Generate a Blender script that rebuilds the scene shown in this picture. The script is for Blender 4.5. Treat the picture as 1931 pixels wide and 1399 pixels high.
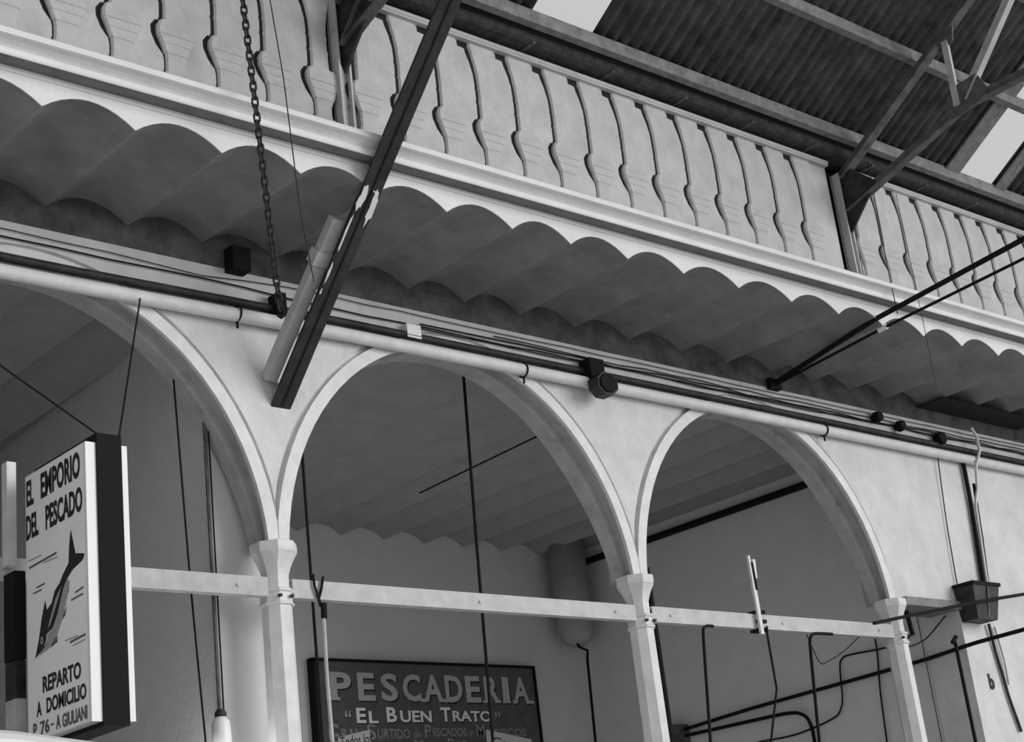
import bpy, bmesh, math, random
from mathutils import Vector, Matrix, Quaternion
random.seed(7)
S = bpy.context.scene
for o in list(bpy.data.objects):
    bpy.data.objects.remove(o, do_unlink=True)
COL = S.collection

# ------------------------------------------------------------------ camera
cam_d = bpy.data.cameras.new('camera')
cam = bpy.data.objects.new('camera', cam_d)
COL.objects.link(cam)
Rv = Vector((0.74193054, -0.66104169, -0.11208461))
Uv = Vector((-0.14644657, -0.32290824, 0.93503138))
Fv = Vector((0.65428776, 0.67731393, 0.33638277))
cam.matrix_world = Matrix(((Rv.x, Uv.x, -Fv.x, -5.21996), (Rv.y, Uv.y, -Fv.y, -7.5215),
                           (Rv.z, Uv.z, -Fv.z, 1.5967), (0, 0, 0, 1)))
cam_d.sensor_fit = 'HORIZONTAL'
cam_d.sensor_width = 36.0
cam_d.lens = 36.0 * 3068.87 / 1931.0
cam_d.clip_start = 0.05
cam_d.clip_end = 200
S.camera = cam

# ------------------------------------------------------------------ world, sun, exposure
w = bpy.data.worlds.new('hall_daylight')
S.world = w
w.use_nodes = True
bg = w.node_tree.nodes['Background']
bg.inputs[0].default_value = (0.80, 0.80, 0.80, 1)
bg.inputs[1].default_value = 0.74
sun_d = bpy.data.lights.new('soft_sun', 'SUN')
sun_d.energy = 2.0
sun_d.angle = math.radians(40)
sun = bpy.data.objects.new('soft_sun', sun_d)
COL.objects.link(sun)
sun.rotation_euler = Vector((-0.56, 0.80, -0.24)).to_track_quat('-Z', 'Y').to_euler()
sun.location = (6, -14, 12)
S.view_settings.view_transform = 'Standard'
S.view_settings.look = 'None'
S.view_settings.exposure = 0.10
S.view_settings.gamma = 1.0
S.view_settings.use_curve_mapping = False


# ------------------------------------------------------------------ materials (all greys: a black and white place)
def mat(name, v, rough=0.8, var=0.0, scale=6.0, bump=0.0, bscale=40.0, metal=0.0, dark=None, dscale=2.0, dpos=(0.62, 0.72), emit=0.0):
    m = bpy.data.materials.new(name)
    m.use_nodes = True
    nt = m.node_tree
    b = nt.nodes['Principled BSDF']
    b.inputs['Base Color'].default_value = (v, v, v, 1)
    b.inputs['Roughness'].default_value = rough
    b.inputs['Metallic'].default_value = metal
    if v < 0.15:
        b.inputs['Specular IOR Level'].default_value = 0.2
    tc = nt.nodes.new('ShaderNodeTexCoord')
    last = None
    if var > 0:
        n = nt.nodes.new('ShaderNodeTexNoise')
        n.inputs['Scale'].default_value = scale
        n.inputs['Detail'].default_value = 8
        n.inputs['Roughness'].default_value = 0.65
        nt.links.new(tc.outputs['Object'], n.inputs['Vector'])
        r = nt.nodes.new('ShaderNodeValToRGB')
        lo, hi = max(v - var, 0.0), min(v + var, 1.0)
        r.color_ramp.elements[0].position = 0.3
        r.color_ramp.elements[0].color = (lo, lo, lo, 1)
        r.color_ramp.elements[1].position = 0.7
        r.color_ramp.elements[1].color = (hi, hi, hi, 1)
        nt.links.new(n.outputs['Fac'], r.inputs['Fac'])
        last = r.outputs['Color']
    if dark is not None:
        n2 = nt.nodes.new('ShaderNodeTexNoise')
        n2.inputs['Scale'].default_value = dscale
        n2.inputs['Detail'].default_value = 10
        n2.inputs['Roughness'].default_value = 0.7
        nt.links.new(tc.outputs['Object'], n2.inputs['Vector'])
        r2 = nt.nodes.new('ShaderNodeValToRGB')
        r2.color_ramp.elements[0].position = dpos[0]
        r2.color_ramp.elements[0].color = (0, 0, 0, 1)
        r2.color_ramp.elements[1].position = dpos[1]
        r2.color_ramp.elements[1].color = (1, 1, 1, 1)
        nt.links.new(n2.outputs['Fac'], r2.inputs['Fac'])
        mx = nt.nodes.new('ShaderNodeMixRGB')
        nt.links.new(r2.outputs['Color'], mx.inputs[0])
        if last is not None:
            nt.links.new(last, mx.inputs[1])
        else:
            mx.inputs[1].default_value = (v, v, v, 1)
        mx.inputs[2].default_value = (dark, dark, dark, 1)
        last = mx.outputs[0]
    if last is not None:
        nt.links.new(last, b.inputs['Base Color'])
    if bump > 0:
        n3 = nt.nodes.new('ShaderNodeTexNoise')
        n3.inputs['Scale'].default_value = bscale
        n3.inputs['Detail'].default_value = 6
        nt.links.new(tc.outputs['Object'], n3.inputs['Vector'])
        bp = nt.nodes.new('ShaderNodeBump')
        bp.inputs['Strength'].default_value = bump
        bp.inputs['Distance'].default_value = 0.02
        nt.links.new(n3.outputs['Fac'], bp.inputs['Height'])
        nt.links.new(bp.outputs['Normal'], b.inputs['Normal'])
    return m


M = {}
M['wall'] = mat('white_lime_plaster', 0.58, 0.9, 0.08, 3.0, 0.35, 22, dark=0.36, dscale=4.0, dpos=(0.62, 0.8))
M['frieze'] = mat('dark_band_plaster', 0.085, 0.95, 0.05, 5.0, 0.3, 20)  # dark grey for the band along the wall top
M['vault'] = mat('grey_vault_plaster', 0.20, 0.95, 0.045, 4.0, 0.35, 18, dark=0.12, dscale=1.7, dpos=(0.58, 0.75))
M['fascia'] = mat('white_fascia_plaster', 0.66, 0.9, 0.05, 2.5, 0.2, 30, dark=0.35, dscale=2.6, dpos=(0.68, 0.82))
M['balu'] = mat('cast_cement', 0.45, 0.9, 0.07, 5.0, 0.25, 60, dark=0.33, dscale=4.0, dpos=(0.66, 0.8))
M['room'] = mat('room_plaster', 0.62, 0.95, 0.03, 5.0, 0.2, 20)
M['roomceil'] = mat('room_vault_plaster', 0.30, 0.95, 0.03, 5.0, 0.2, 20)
M['iron'] = mat('white_painted_iron', 0.62, 0.6, 0.07, 8.0, 0.12, 50, dark=0.25, dscale=6.0, dpos=(0.66, 0.76))
M['greyiron'] = mat('beam_shade_grey_iron', 0.42, 0.7, 0.08, 8.0, 0.1, 50, dark=0.15, dscale=7.0, dpos=(0.6, 0.72))
M['steel'] = mat('dark_painted_steel', 0.03, 0.55, 0.02, 9.0, 0.15, 60)
M['trusssteel'] = mat('dusty_truss_steel', 0.10, 0.6, 0.05, 9.0, 0.15, 60)
M['flaking'] = mat('dark_steel_flaking_paint', 0.03, 0.6, 0.012, 9.0, 0.15, 60)
M['black'] = mat('black_rubber', 0.008, 0.85)
M['blackpaint'] = mat('black_sign_paint', 0.02, 0.7)
M['greypaint'] = mat('grey_sign_paint', 0.10, 0.7)
M['palepaint'] = mat('pale_sign_paint', 0.42, 0.7, 0.06, 30)
M['fadedpaint'] = mat('faded_sign_paint', 0.27, 0.8, 0.08, 40)
M['midpaint'] = mat('mid_grey_sign_paint', 0.30, 0.7)
M['acrylic'] = mat('milky_acrylic', 0.80, 0.35, 0.03, 4)
M['acrylicedge'] = mat('white_acrylic_tray', 0.66, 0.35)
M['signboard'] = mat('dark_sign_board', 0.10, 0.7, 0.02, 10)
M['paper'] = mat('white_paper', 0.6, 0.9)
M['tin'] = mat('corrugated_tin', 0.10, 0.6, 0.055, 6.0, 0.2, 30)
M['timber'] = mat('skylight_glow_grey', 0.17, 0.8, 0.07, 12.0, 0.3, 30)
M['gutter'] = mat('gutter_zinc', 0.05, 0.8, 0.025, 14.0, 0.3, 40)
M['floor'] = mat('concrete_floor', 0.58, 0.9, 0.05, 3.0)
M['duct'] = mat('painted_duct', 0.33, 0.8, 0.04, 6)
M['blackfill'] = mat('black_filler', 0.02, 0.95)  # black for added boards over sky gaps and for the soffit patch
M['balushade'] = mat('baluster_shade', 0.018, 0.95)  # near-black strips paint the shade left of each baluster
M['reveal'] = mat('reveal_shade_grey', 0.36, 0.8, 0.07, 6.0, 0.15, 40, dark=0.2, dscale=4.0, dpos=(0.62, 0.75))  # shade inside the arches put into a darker grey
M['corniceshade'] = mat('cornice_shade_grey', 0.16, 0.9, 0.04, 8.0)  # undercut shade of the cornice painted as a dark strip
M['beamiron'] = mat('white_painted_beam', 0.46, 0.7, 0.07, 8.0, 0.12, 50, dark=0.25, dscale=5.0, dpos=(0.68, 0.78))
M['lintel'] = mat('dark_grey_lintel', 0.20, 0.85, 0.06, 8.0)  # darker grey than the wall, for the lintel fillet
M['ceramic'] = mat('white_ceramic', 0.75, 0.4)
M['chain'] = mat('rusty_chain', 0.03, 0.7, 0.015, 30)
m = bpy.data.materials.new('translucent_roof_sheet')
m.use_nodes = True
nt = m.node_tree
for n in list(nt.nodes):
    if n.type != 'OUTPUT_MATERIAL':
        nt.nodes.remove(n)
tl = nt.nodes.new('ShaderNodeBsdfTranslucent')
tl.inputs[0].default_value = (0.8, 0.8, 0.8, 1)
tp = nt.nodes.new('ShaderNodeBsdfTransparent')
tp.inputs[0].default_value = (0.93, 0.93, 0.93, 1)
mx = nt.nodes.new('ShaderNodeMixShader')
mx.inputs[0].default_value = 0.88
nt.links.new(tl.outputs[0], mx.inputs[1])
nt.links.new(tp.outputs[0], mx.inputs[2])
nt.links.new(mx.outputs[0], [n for n in nt.nodes if n.type == 'OUTPUT_MATERIAL'][0].inputs[0])
M['sheet'] = m


# ------------------------------------------------------------------ geometry helpers
class MB:
    def __init__(self):
        self.v, self.f, self.smooth = [], [], []

    def add(self, vs, fs, smooth=False):
        n = len(self.v)
        self.v += [tuple(p) for p in vs]
        self.f += [tuple(i + n for i in q) for q in fs]
        self.smooth += [smooth] * len(fs)

    def box(self, a, b):
        (x0, y0, z0), (x1, y1, z1) = a, b
        x0, x1 = min(x0, x1), max(x0, x1)
        y0, y1 = min(y0, y1), max(y0, y1)
        z0, z1 = min(z0, z1), max(z0, z1)
        self.add([(x0, y0, z0), (x1, y0, z0), (x1, y1, z0), (x0, y1, z0), (x0, y0, z1), (x1, y0, z1), (x1, y1, z1), (x0, y1, z1)],
                 [(0, 3, 2, 1), (4, 5, 6, 7), (0, 1, 5, 4), (1, 2, 6, 5), (2, 3, 7, 6), (3, 0, 4, 7)])
        return self

    def bar(self, p, q, side, width, thick):
        """rectangular bar from p to q; side = direction of its width"""
        p, q = Vector(p), Vector(q)
        d = (q - p).normalized()
        s = Vector(side)
        s = (s - d * s.dot(d)).normalized()
        t = d.cross(s)
        vs = []
        for c in (p, q):
            for a, b in ((-1, -1), (1, -1), (1, 1), (-1, 1)):
                vs.append(c + s * a * width / 2 + t * b * thick / 2)
        self.add(vs, [(0, 3, 2, 1), (4, 5, 6, 7), (0, 1, 5, 4), (1, 2, 6, 5), (2, 3, 7, 6), (3, 0, 4, 7)])
        return self

    def tube(self, pts, r, n=8, cap=True, smooth=True):
        pts = [Vector(p) for p in pts]
        rs = r if isinstance(r, (list, tuple)) else [r] * len(pts)
        ref = None
        rings = []
        for i, p in enumerate(pts):
            if i == 0:
                d = pts[1] - p
            elif i == len(pts) - 1:
                d = p - pts[i - 1]
            else:
                d = (pts[i + 1] - p).normalized() + (p - pts[i - 1]).normalized()
            d.normalize()
            if ref is None:
                ref = d.orthogonal().normalized()
            ref = (ref - d * ref.dot(d)).normalized()
            t = d.cross(ref)
            rings.append([p + (ref * math.cos(2 * math.pi * k / n) + t * math.sin(2 * math.pi * k / n)) * rs[i] for k in range(n)])
        vs = [v for g in rings for v in g]
        fs = [(i * n + k, i * n + (k + 1) % n, (i + 1) * n + (k + 1) % n, (i + 1) * n + k) for i in range(len(pts) - 1) for k in range(n)]
        self.add(vs, fs, smooth)
        if cap:
            self.add(rings[0], [tuple(reversed(range(n)))])
            self.add(rings[-1], [tuple(range(n))])
        return self

    def lathe(self, prof, c, n=8, rot=0.0, smooth=False):
        """prof: list of (radius, z)"""
        vs = [(c[0] + r * math.cos(2 * math.pi * k / n + rot), c[1] + r * math.sin(2 * math.pi * k / n + rot), c[2] + z) for r, z in prof for k in range(n)]
        fs = [(i * n + k, i * n + (k + 1) % n, (i + 1) * n + (k + 1) % n, (i + 1) * n + k) for i in range(len(prof) - 1) for k in range(n)]
        fs += [tuple(reversed(range(n))), tuple((len(prof) - 1) * n + k for k in range(n))]
        self.add(vs, fs, smooth)
        return self

    def prism(self, poly, axis, a, b):
        """closed polygon extruded along axis from a to b; poly holds the two other coordinates in x,y,z order"""
        def P(q, t):
            return {'x': (t, q[0], q[1]), 'y': (q[0], t, q[1]), 'z': (q[0], q[1], t)}[axis]
        n = len(poly)
        vs = [P(q, a) for q in poly] + [P(q, b) for q in poly]
        fs = [tuple(reversed(range(n))), tuple(range(n, 2 * n))] + [(i, (i + 1) % n, n + (i + 1) % n, n + i) for i in range(n)]
        self.add(vs, fs)
        return self

    def sweep(self, prof, xs, fn, close=False):
        """prof (y,z) swept along x"""
        n = len(prof)
        vs = [fn(x, y, z) for x in xs for (y, z) in prof]
        m_ = n if close else n - 1
        fs = [(i * n + k, (i + 1) * n + k, (i + 1) * n + (k + 1) % n, i * n + (k + 1) % n) for i in range(len(xs) - 1) for k in range(m_)]
        self.add(vs, fs)
        return self

    def build(self, name, material, parent=None, fix=True):
        me = bpy.data.meshes.new(name)
        me.from_pydata(self.v, [], self.f)
        me.materials.append(material)
        for p, s in zip(me.polygons, self.smooth):
            p.use_smooth = s
        if fix:
            bm = bmesh.new()
            bm.from_mesh(me)
            bmesh.ops.recalc_face_normals(bm, faces=bm.faces)
            bm.to_mesh(me)
            bm.free()
        me.update()
        o = bpy.data.objects.new(name, me)
        COL.objects.link(o)
        if parent is not None:
            put(o, parent)
        return o


WORLD = {}


def put(o, parent):
    """parent o, its mesh given in world coordinates, keeping it where it is"""
    o.parent = parent
    o.matrix_parent_inverse = Matrix.Translation(Vector(WORLD.get(parent.name, (0, 0, 0)))).inverted()


def thing(name, label, cat, loc=(0, 0, 0), group=None):
    o = bpy.data.objects.new(name, None)
    COL.objects.link(o)
    o.location = loc
    o.empty_display_size = 0.1
    WORLD[o.name] = loc
    o['label'] = label
    o['category'] = cat
    if group:
        o['group'] = group
    return o


def tag(o, label, cat, group=None):
    o['label'] = label
    o['category'] = cat
    if group:
        o['group'] = group
    return o


def struct(o, label=None):
    o['kind'] = 'structure'
    if label:
        o['label'] = label
    return o


def G(x, y, z):
    """the gallery runs very slightly out of parallel with the arcade"""
    return (x, y - 0.018 * x, z)


def text_mesh(body, bold=0.0):
    c = bpy.data.curves.new('t', 'FONT')
    c.body = body
    c.offset = bold
    c.resolution_u = 3
    o = bpy.data.objects.new('t', c)
    COL.objects.link(o)
    dg = bpy.context.evaluated_depsgraph_get()
    dg.update()
    me = o.evaluated_get(dg).to_mesh()
    vs = [tuple(v.co[:2]) for v in me.vertices]
    fs = [tuple(p.vertices) for p in me.polygons]
    o.evaluated_get(dg).to_mesh_clear()
    bpy.data.objects.remove(o)
    bpy.data.curves.remove(c)
    x0, x1 = min(v[0] for v in vs), max(v[0] for v in vs)
    y0, y1 = min(v[1] for v in vs), max(v[1] for v in vs)
    return [((v[0] - x0) / (x1 - x0), (v[1] - y0) / (y1 - y0)) for v in vs], fs


def letters(mb, body, fn, bold=0.0):
    vs, fs = text_mesh(body, bold)
    mb.add([fn(u, v) for u, v in vs], fs)


# ------------------------------------------------------------------ floor and room shell
XO = 0.03                      # columns stand at XO + 3 k
mb = MB()
mb.box((-14, -16, -0.2), (18, 8, 0.0))
struct(mb.build('floor', M['floor']))


# ---- arcade wall: arches of span 3, flat openings closed by a pier at the right
A_, B_, ZC, ZS = 1.434, 1.553, 3.844, 3.96
ZTOP, ZFR = 5.93, 5.63
NSEG = 40
TH0 = math.asin((ZS - ZC) / B_)


def arch_pts(xc, off):
    out = []
    for i in range(NSEG + 1):
        th = math.pi - TH0 - (math.pi - 2 * TH0) * i / NSEG
        x = (A_ + off) * math.cos(th)
        z = ZC + (B_ + off) * math.sin(th)
        if i in (0, NSEG):
            z = ZS
        out.append((xc + max(-1.4985, min(1.4985, x)), max(z, ZS)))
    return out


YB = 0.28
wb = MB()
bays = [-1, 0, 1]
E_OUT = 0.112
for k in bays:
    xc = XO + 1.5 + 3 * k
    p = arch_pts(xc, E_OUT)
    top = [(xc - 1.5 + 3.0 * i / NSEG) for i in range(NSEG + 1)]
    for y in (0.0, YB):
        q = [(xc - 1.5, ZS)] + p + [(xc + 1.5, ZS)]
        t = [xc - 1.5] + [x for x, z in p] + [xc + 1.5]
        n = len(q)
        vs = [(a, y, b) for a, b in q] + [(a, y, ZFR) for a in t]
        fs = [(i, i + 1, n + i + 1, n + i) for i in range(n - 1)]
        if y > 0:
            fs = [tuple(reversed(f)) for f in fs]
        wb.add(vs, fs)
# left pier (outside the frame), right hand wall, lintel and pier
XL, XR = -5.6, 16.0
xa, xb = XO - 3.0, XO + 6.0
wb.box((XL, 0, 0), (xa - 0.12, YB, ZFR))
XP = 6.95                      # left edge of the right-hand pier
wb.add([(xb, 0, ZS), (xb, 0, ZFR), (XP, 0, ZFR), (XP, 0, ZS), (xb, YB, ZS), (xb, YB, ZFR), (XP, YB, ZFR), (XP, YB, ZS)],
       [(0, 3, 2, 1), (4, 5, 6, 7), (0, 4, 7, 3)])
wb.add([(xa - 0.12, 0, ZS), (xa - 0.12, 0, ZFR), (xa, 0, ZFR), (xa, 0, ZS), (xa - 0.12, YB, ZS), (xa - 0.12, YB, ZFR), (xa, YB, ZFR), (xa, YB, ZS)],
       [(0, 3, 2, 1), (4, 5, 6, 7), (0, 4, 7, 3)])
wb.box((XP, 0, 0), (XR, YB + 0.1, ZFR))
struct(wb.build('wall_front', M['wall'], fix=False))
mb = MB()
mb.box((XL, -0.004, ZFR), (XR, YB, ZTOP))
struct(mb.build('trim_1', M['frieze']), 'dark plaster band at the top of the arcade wall')

# flat lintel fillet over the opening beside the last column
mb = MB()
mb.box((xb + 0.13, -0.035, 3.925), (XP + 0.02, YB + 0.01, 3.995))
struct(mb.build('trim_2', M['lintel']), 'flat lintel between the last column and the pier')

# arch rings: raised strip, groove, stepped reveal
PROF = [(E_OUT, 0.0), (E_OUT - 0.002, 0.026), (0.084, 0.026), (0.080, -0.014), (0.0, -0.014), (0.0, 0.012), (0.0, 0.030), (0.045, 0.055), (0.045, 0.130), (0.012, 0.145), (0.0, 0.165), (0.0, YB), (E_OUT, YB)]
NFR = 5
for n_, k in enumerate(bays):
    xc = XO + 1.5 + 3 * k
    rb = MB()
    cols = [arch_pts(xc, off) for off, y in PROF]
    vs, fs = [], []
    m_ = len(PROF)
    for i in range(NSEG + 1):
        for j, (off, y) in enumerate(PROF):
            th = math.pi * abs(i / NSEG - 0.5)
            kf = 1.0 - 0.36 * max(0.0, (th - 0.9) / (math.pi / 2 - 0.9)) ** 1.5
            vs.append((cols[j][i][0], y if (y < 0.027 or j == m_ - 1) else y * kf, cols[j][i][1]))
    for i in range(NSEG):
        for j in range(NFR):
            fs.append((i * m_ + j, i * m_ + j + 1, (i + 1) * m_ + j + 1, (i + 1) * m_ + j))
    rb.add(vs, fs)
    vb = MB()
    vb.add(vs, [(i * m_ + j, i * m_ + j + 1, (i + 1) * m_ + j + 1, (i + 1) * m_ + j) for i in range(NSEG) for j in range(NFR, m_ - 1)]
           + [tuple(range(m_)), tuple(reversed([NSEG * m_ + j for j in range(m_)]))])
    struct(vb.build('trim_%d' % (n_ + 7), M['reveal'], fix=False), ['shade-toned stepped reveal of the left arch', 'shade-toned stepped reveal of the middle arch', 'shade-toned stepped reveal of the right arch'][n_])
    struct(rb.build('trim_%d' % (n_ + 3), M['iron'], fix=False), ['arch ring over the bay with the hanging fish board', 'arch ring of the middle bay', 'arch ring of the right hand bay'][n_])

# ---- rooms behind: vaulted ceiling, back wall, side walls, partition
YBK, ZCE = 4.6, 5.55
ics = [3.97 + 0.512 * i for i in range(-19, 8)]
ics = [x for x in ics if x < 7.2]


def scallop(cusps, zc, rise, nseg=8):
    out = []
    for a, b in zip(cusps[:-1], cusps[1:]):
        for i in range(nseg):
            t = i / nseg
            out.append((a + (b - a) * t, zc + rise * (1 - (2 * t - 1) ** 2)))
    out.append((cusps[-1], zc))
    return out


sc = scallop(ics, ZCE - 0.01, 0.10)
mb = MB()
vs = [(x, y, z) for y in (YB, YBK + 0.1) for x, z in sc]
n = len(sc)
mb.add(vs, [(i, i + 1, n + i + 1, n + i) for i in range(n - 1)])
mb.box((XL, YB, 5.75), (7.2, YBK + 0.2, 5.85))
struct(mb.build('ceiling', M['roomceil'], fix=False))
mb = MB()
mb.box((XL, YBK, 0), (7.2, YBK + 0.2, 5.8))
struct(mb.build('wall_back', M['room']))
mb = MB()
mb.box((7.0, YB + 0.1, 0), (7.2, YBK, 5.8))
struct(mb.build('wall_right', M['room']))
mb = MB()
mb.box((XL - 0.1, YB, 0), (XL + 0.1, YBK, 5.8))
struct(mb.build('wall_left', M['room']))
mb = MB()      # partition between the first two bays, a little out of square
mb.add([(-0.245, YB, 0), (0.21, YBK, 0), (0.65, YBK, 0), (0.20, YB, 0), (-0.245, YB, 5.64), (0.21, YBK, 5.64), (0.65, YBK, 5.64), (0.20, YB, 5.64)],
       [(0, 3, 2, 1), (4, 5, 6, 7), (0, 1, 5, 4), (1, 2, 6, 5), (2, 3, 7, 6), (3, 0, 4, 7)])
struct(mb.build('wall_partition', M['room']))

# ---- gallery: vaulted soffit, scalloped fascia, cornice
cus = [-1.89, -1.38, -0.87, -0.37, 0.14, 0.665, 1.18, 1.67, 2.18, 2.71, 3.27, 3.84, 4.38, 4.92, 5.44, 5.96, 6.48]
while cus[0] > XL:
    cus.insert(0, cus[0] - 0.515)
while cus[-1] < XR - 0.5:
    cus.append(cus[-1] + 0.52)
ZSO, YF, YFB = 5.765, -1.03, -0.93
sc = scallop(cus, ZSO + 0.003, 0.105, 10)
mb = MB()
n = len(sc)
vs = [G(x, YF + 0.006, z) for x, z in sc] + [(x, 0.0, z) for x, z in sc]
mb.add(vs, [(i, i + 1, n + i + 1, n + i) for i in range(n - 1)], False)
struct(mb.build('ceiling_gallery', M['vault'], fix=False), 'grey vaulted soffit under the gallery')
sc = scallop(cus, ZSO, 0.10, 10)
mb = MB()
vs = [G(x, YF, z) for x, z in sc] + [G(x, YF, 6.03) for x, z in sc] + [G(x, YF + 0.006, z) for x, z in sc]
fs = []
for i in range(n - 1):
    fs += [(i, i + 1, n + i + 1, n + i), (i, 2 * n + i, 2 * n + i + 1, i + 1)]
mb.add(vs, fs)
corn = [(YF, 5.905), (YF - 0.012, 5.908), (YF - 0.012, 5.918), (YF, 5.922), (YF - 0.005, 5.94), (YF - 0.10, 5.936), (YF - 0.105, 5.945), (YF - 0.105, 5.972),
        (YF - 0.098, 5.978), (YF - 0.11, 5.99), (YF - 0.13, 6.002), (YF - 0.155, 6.008), (YF - 0.165, 6.012), (YF - 0.165, 6.045), (YF - 0.155, 6.05), (0.2, 6.05), (0.2, 5.98), (YFB, 5.98)]
mb.sweep(corn, [XL, -2, 0, 2, 4, 6, 8, 10, 13, XR], G)
cb = MB()
cb.sweep([(YF - 0.006, 5.9375), (YF - 0.094, 5.9335)], [XL, -2, 0, 2, 4, 6, 8, 10, 13, XR], G)
struct(cb.build('trim_10', M['corniceshade'], fix=False), 'dark strip of painted shade under the cornice')
struct(mb.build('trim_6', M['fascia'], fix=False), 'white scalloped gallery fascia with its moulded cornice')

# ------------------------------------------------------------------ balustrade: blind panels with flat cast balusters
YBAL, ZB0, ZB1 = -0.99, 6.05, 7.09
BP = [  # z above base line 6.17, half width, depth
    (0.00, 0.078, 0.034), (0.022, 0.078, 0.034), (0.024, 0.066, 0.026), (0.05, 0.060, 0.024), (0.10, 0.060, 0.024), (0.135, 0.066, 0.028), (0.138, 0.070, 0.034),
    (0.185, 0.088, 0.038), (0.188, 0.088, 0.034), (0.193, 0.091, 0.034), (0.196, 0.092, 0.040), (0.235, 0.108, 0.044), (0.238, 0.109, 0.039), (0.244, 0.111, 0.039), (0.247, 0.113, 0.046),
    (0.285, 0.114, 0.046), (0.288, 0.114, 0.041), (0.294, 0.113, 0.041), (0.297, 0.113, 0.044), (0.335, 0.092, 0.038), (0.34, 0.072, 0.026), (0.352, 0.070, 0.026), (0.356, 0.066, 0.022),
    (0.45, 0.063, 0.022), (0.453, 0.066, 0.027), (0.472, 0.066, 0.027), (0.475, 0.062, 0.022), (0.55, 0.061, 0.022), (0.553, 0.064, 0.026), (0.57, 0.064, 0.026), (0.573, 0.061, 0.022),
    (0.66, 0.065, 0.023), (0.74, 0.078, 0.026), (0.80, 0.094, 0.030), (0.835, 0.103, 0.032), (0.84, 0.110, 0.036), (0.885, 0.110, 0.036)]
bal_me = None


def slit(z):
    """width of the shade-filled gap along the left side of each baluster"""
    if z < 0.14:
        return 0.011
    if z < 0.33:
        return 0.030
    if z < 0.70:
        return 0.024
    if z < 0.80:
        return 0.024 + (z - 0.70) * 0.16
    if z < 0.838:
        return 0.038
    return 0.085


def baluster(x, parent):
    global bal_me
    base = G(x, YBAL, 6.165)
    if bal_me is None:
        mb = MB()
        vs = []
        for z, hw, d in BP:
            d = d * 0.62 if 0.12 < z < 0.338 else d * 0.34
            c = min(0.012, hw * 0.2)
            vs += [(-hw, 0.085, z), (-hw, -d + c, z), (-hw + c, -d, z), (hw - c, -d, z), (hw, -d + c, z), (hw, 0.085, z)]
        fs = []
        for i in range(len(BP) - 1):
            for j in range(5):
                fs.append((i * 6 + j, i * 6 + j + 1, (i + 1) * 6 + j + 1, (i + 1) * 6 + j))
        fs += [(5, 4, 3, 2, 1, 0), tuple((len(BP) - 1) * 6 + j for j in range(6))]
        mb.add(vs, fs)
        o = mb.build('baluster', M['balu'])
        bal_me = o.data
    else:
        o = bpy.data.objects.new('baluster', bal_me)
        COL.objects.link(o)
    o.parent = parent
    pl = WORLD[parent.name]
    o.location = (base[0] - pl[0], base[1] - pl[1], base[2] - pl[2])
    o.rotation_euler = (0, 0, -0.018)
    return o


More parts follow.
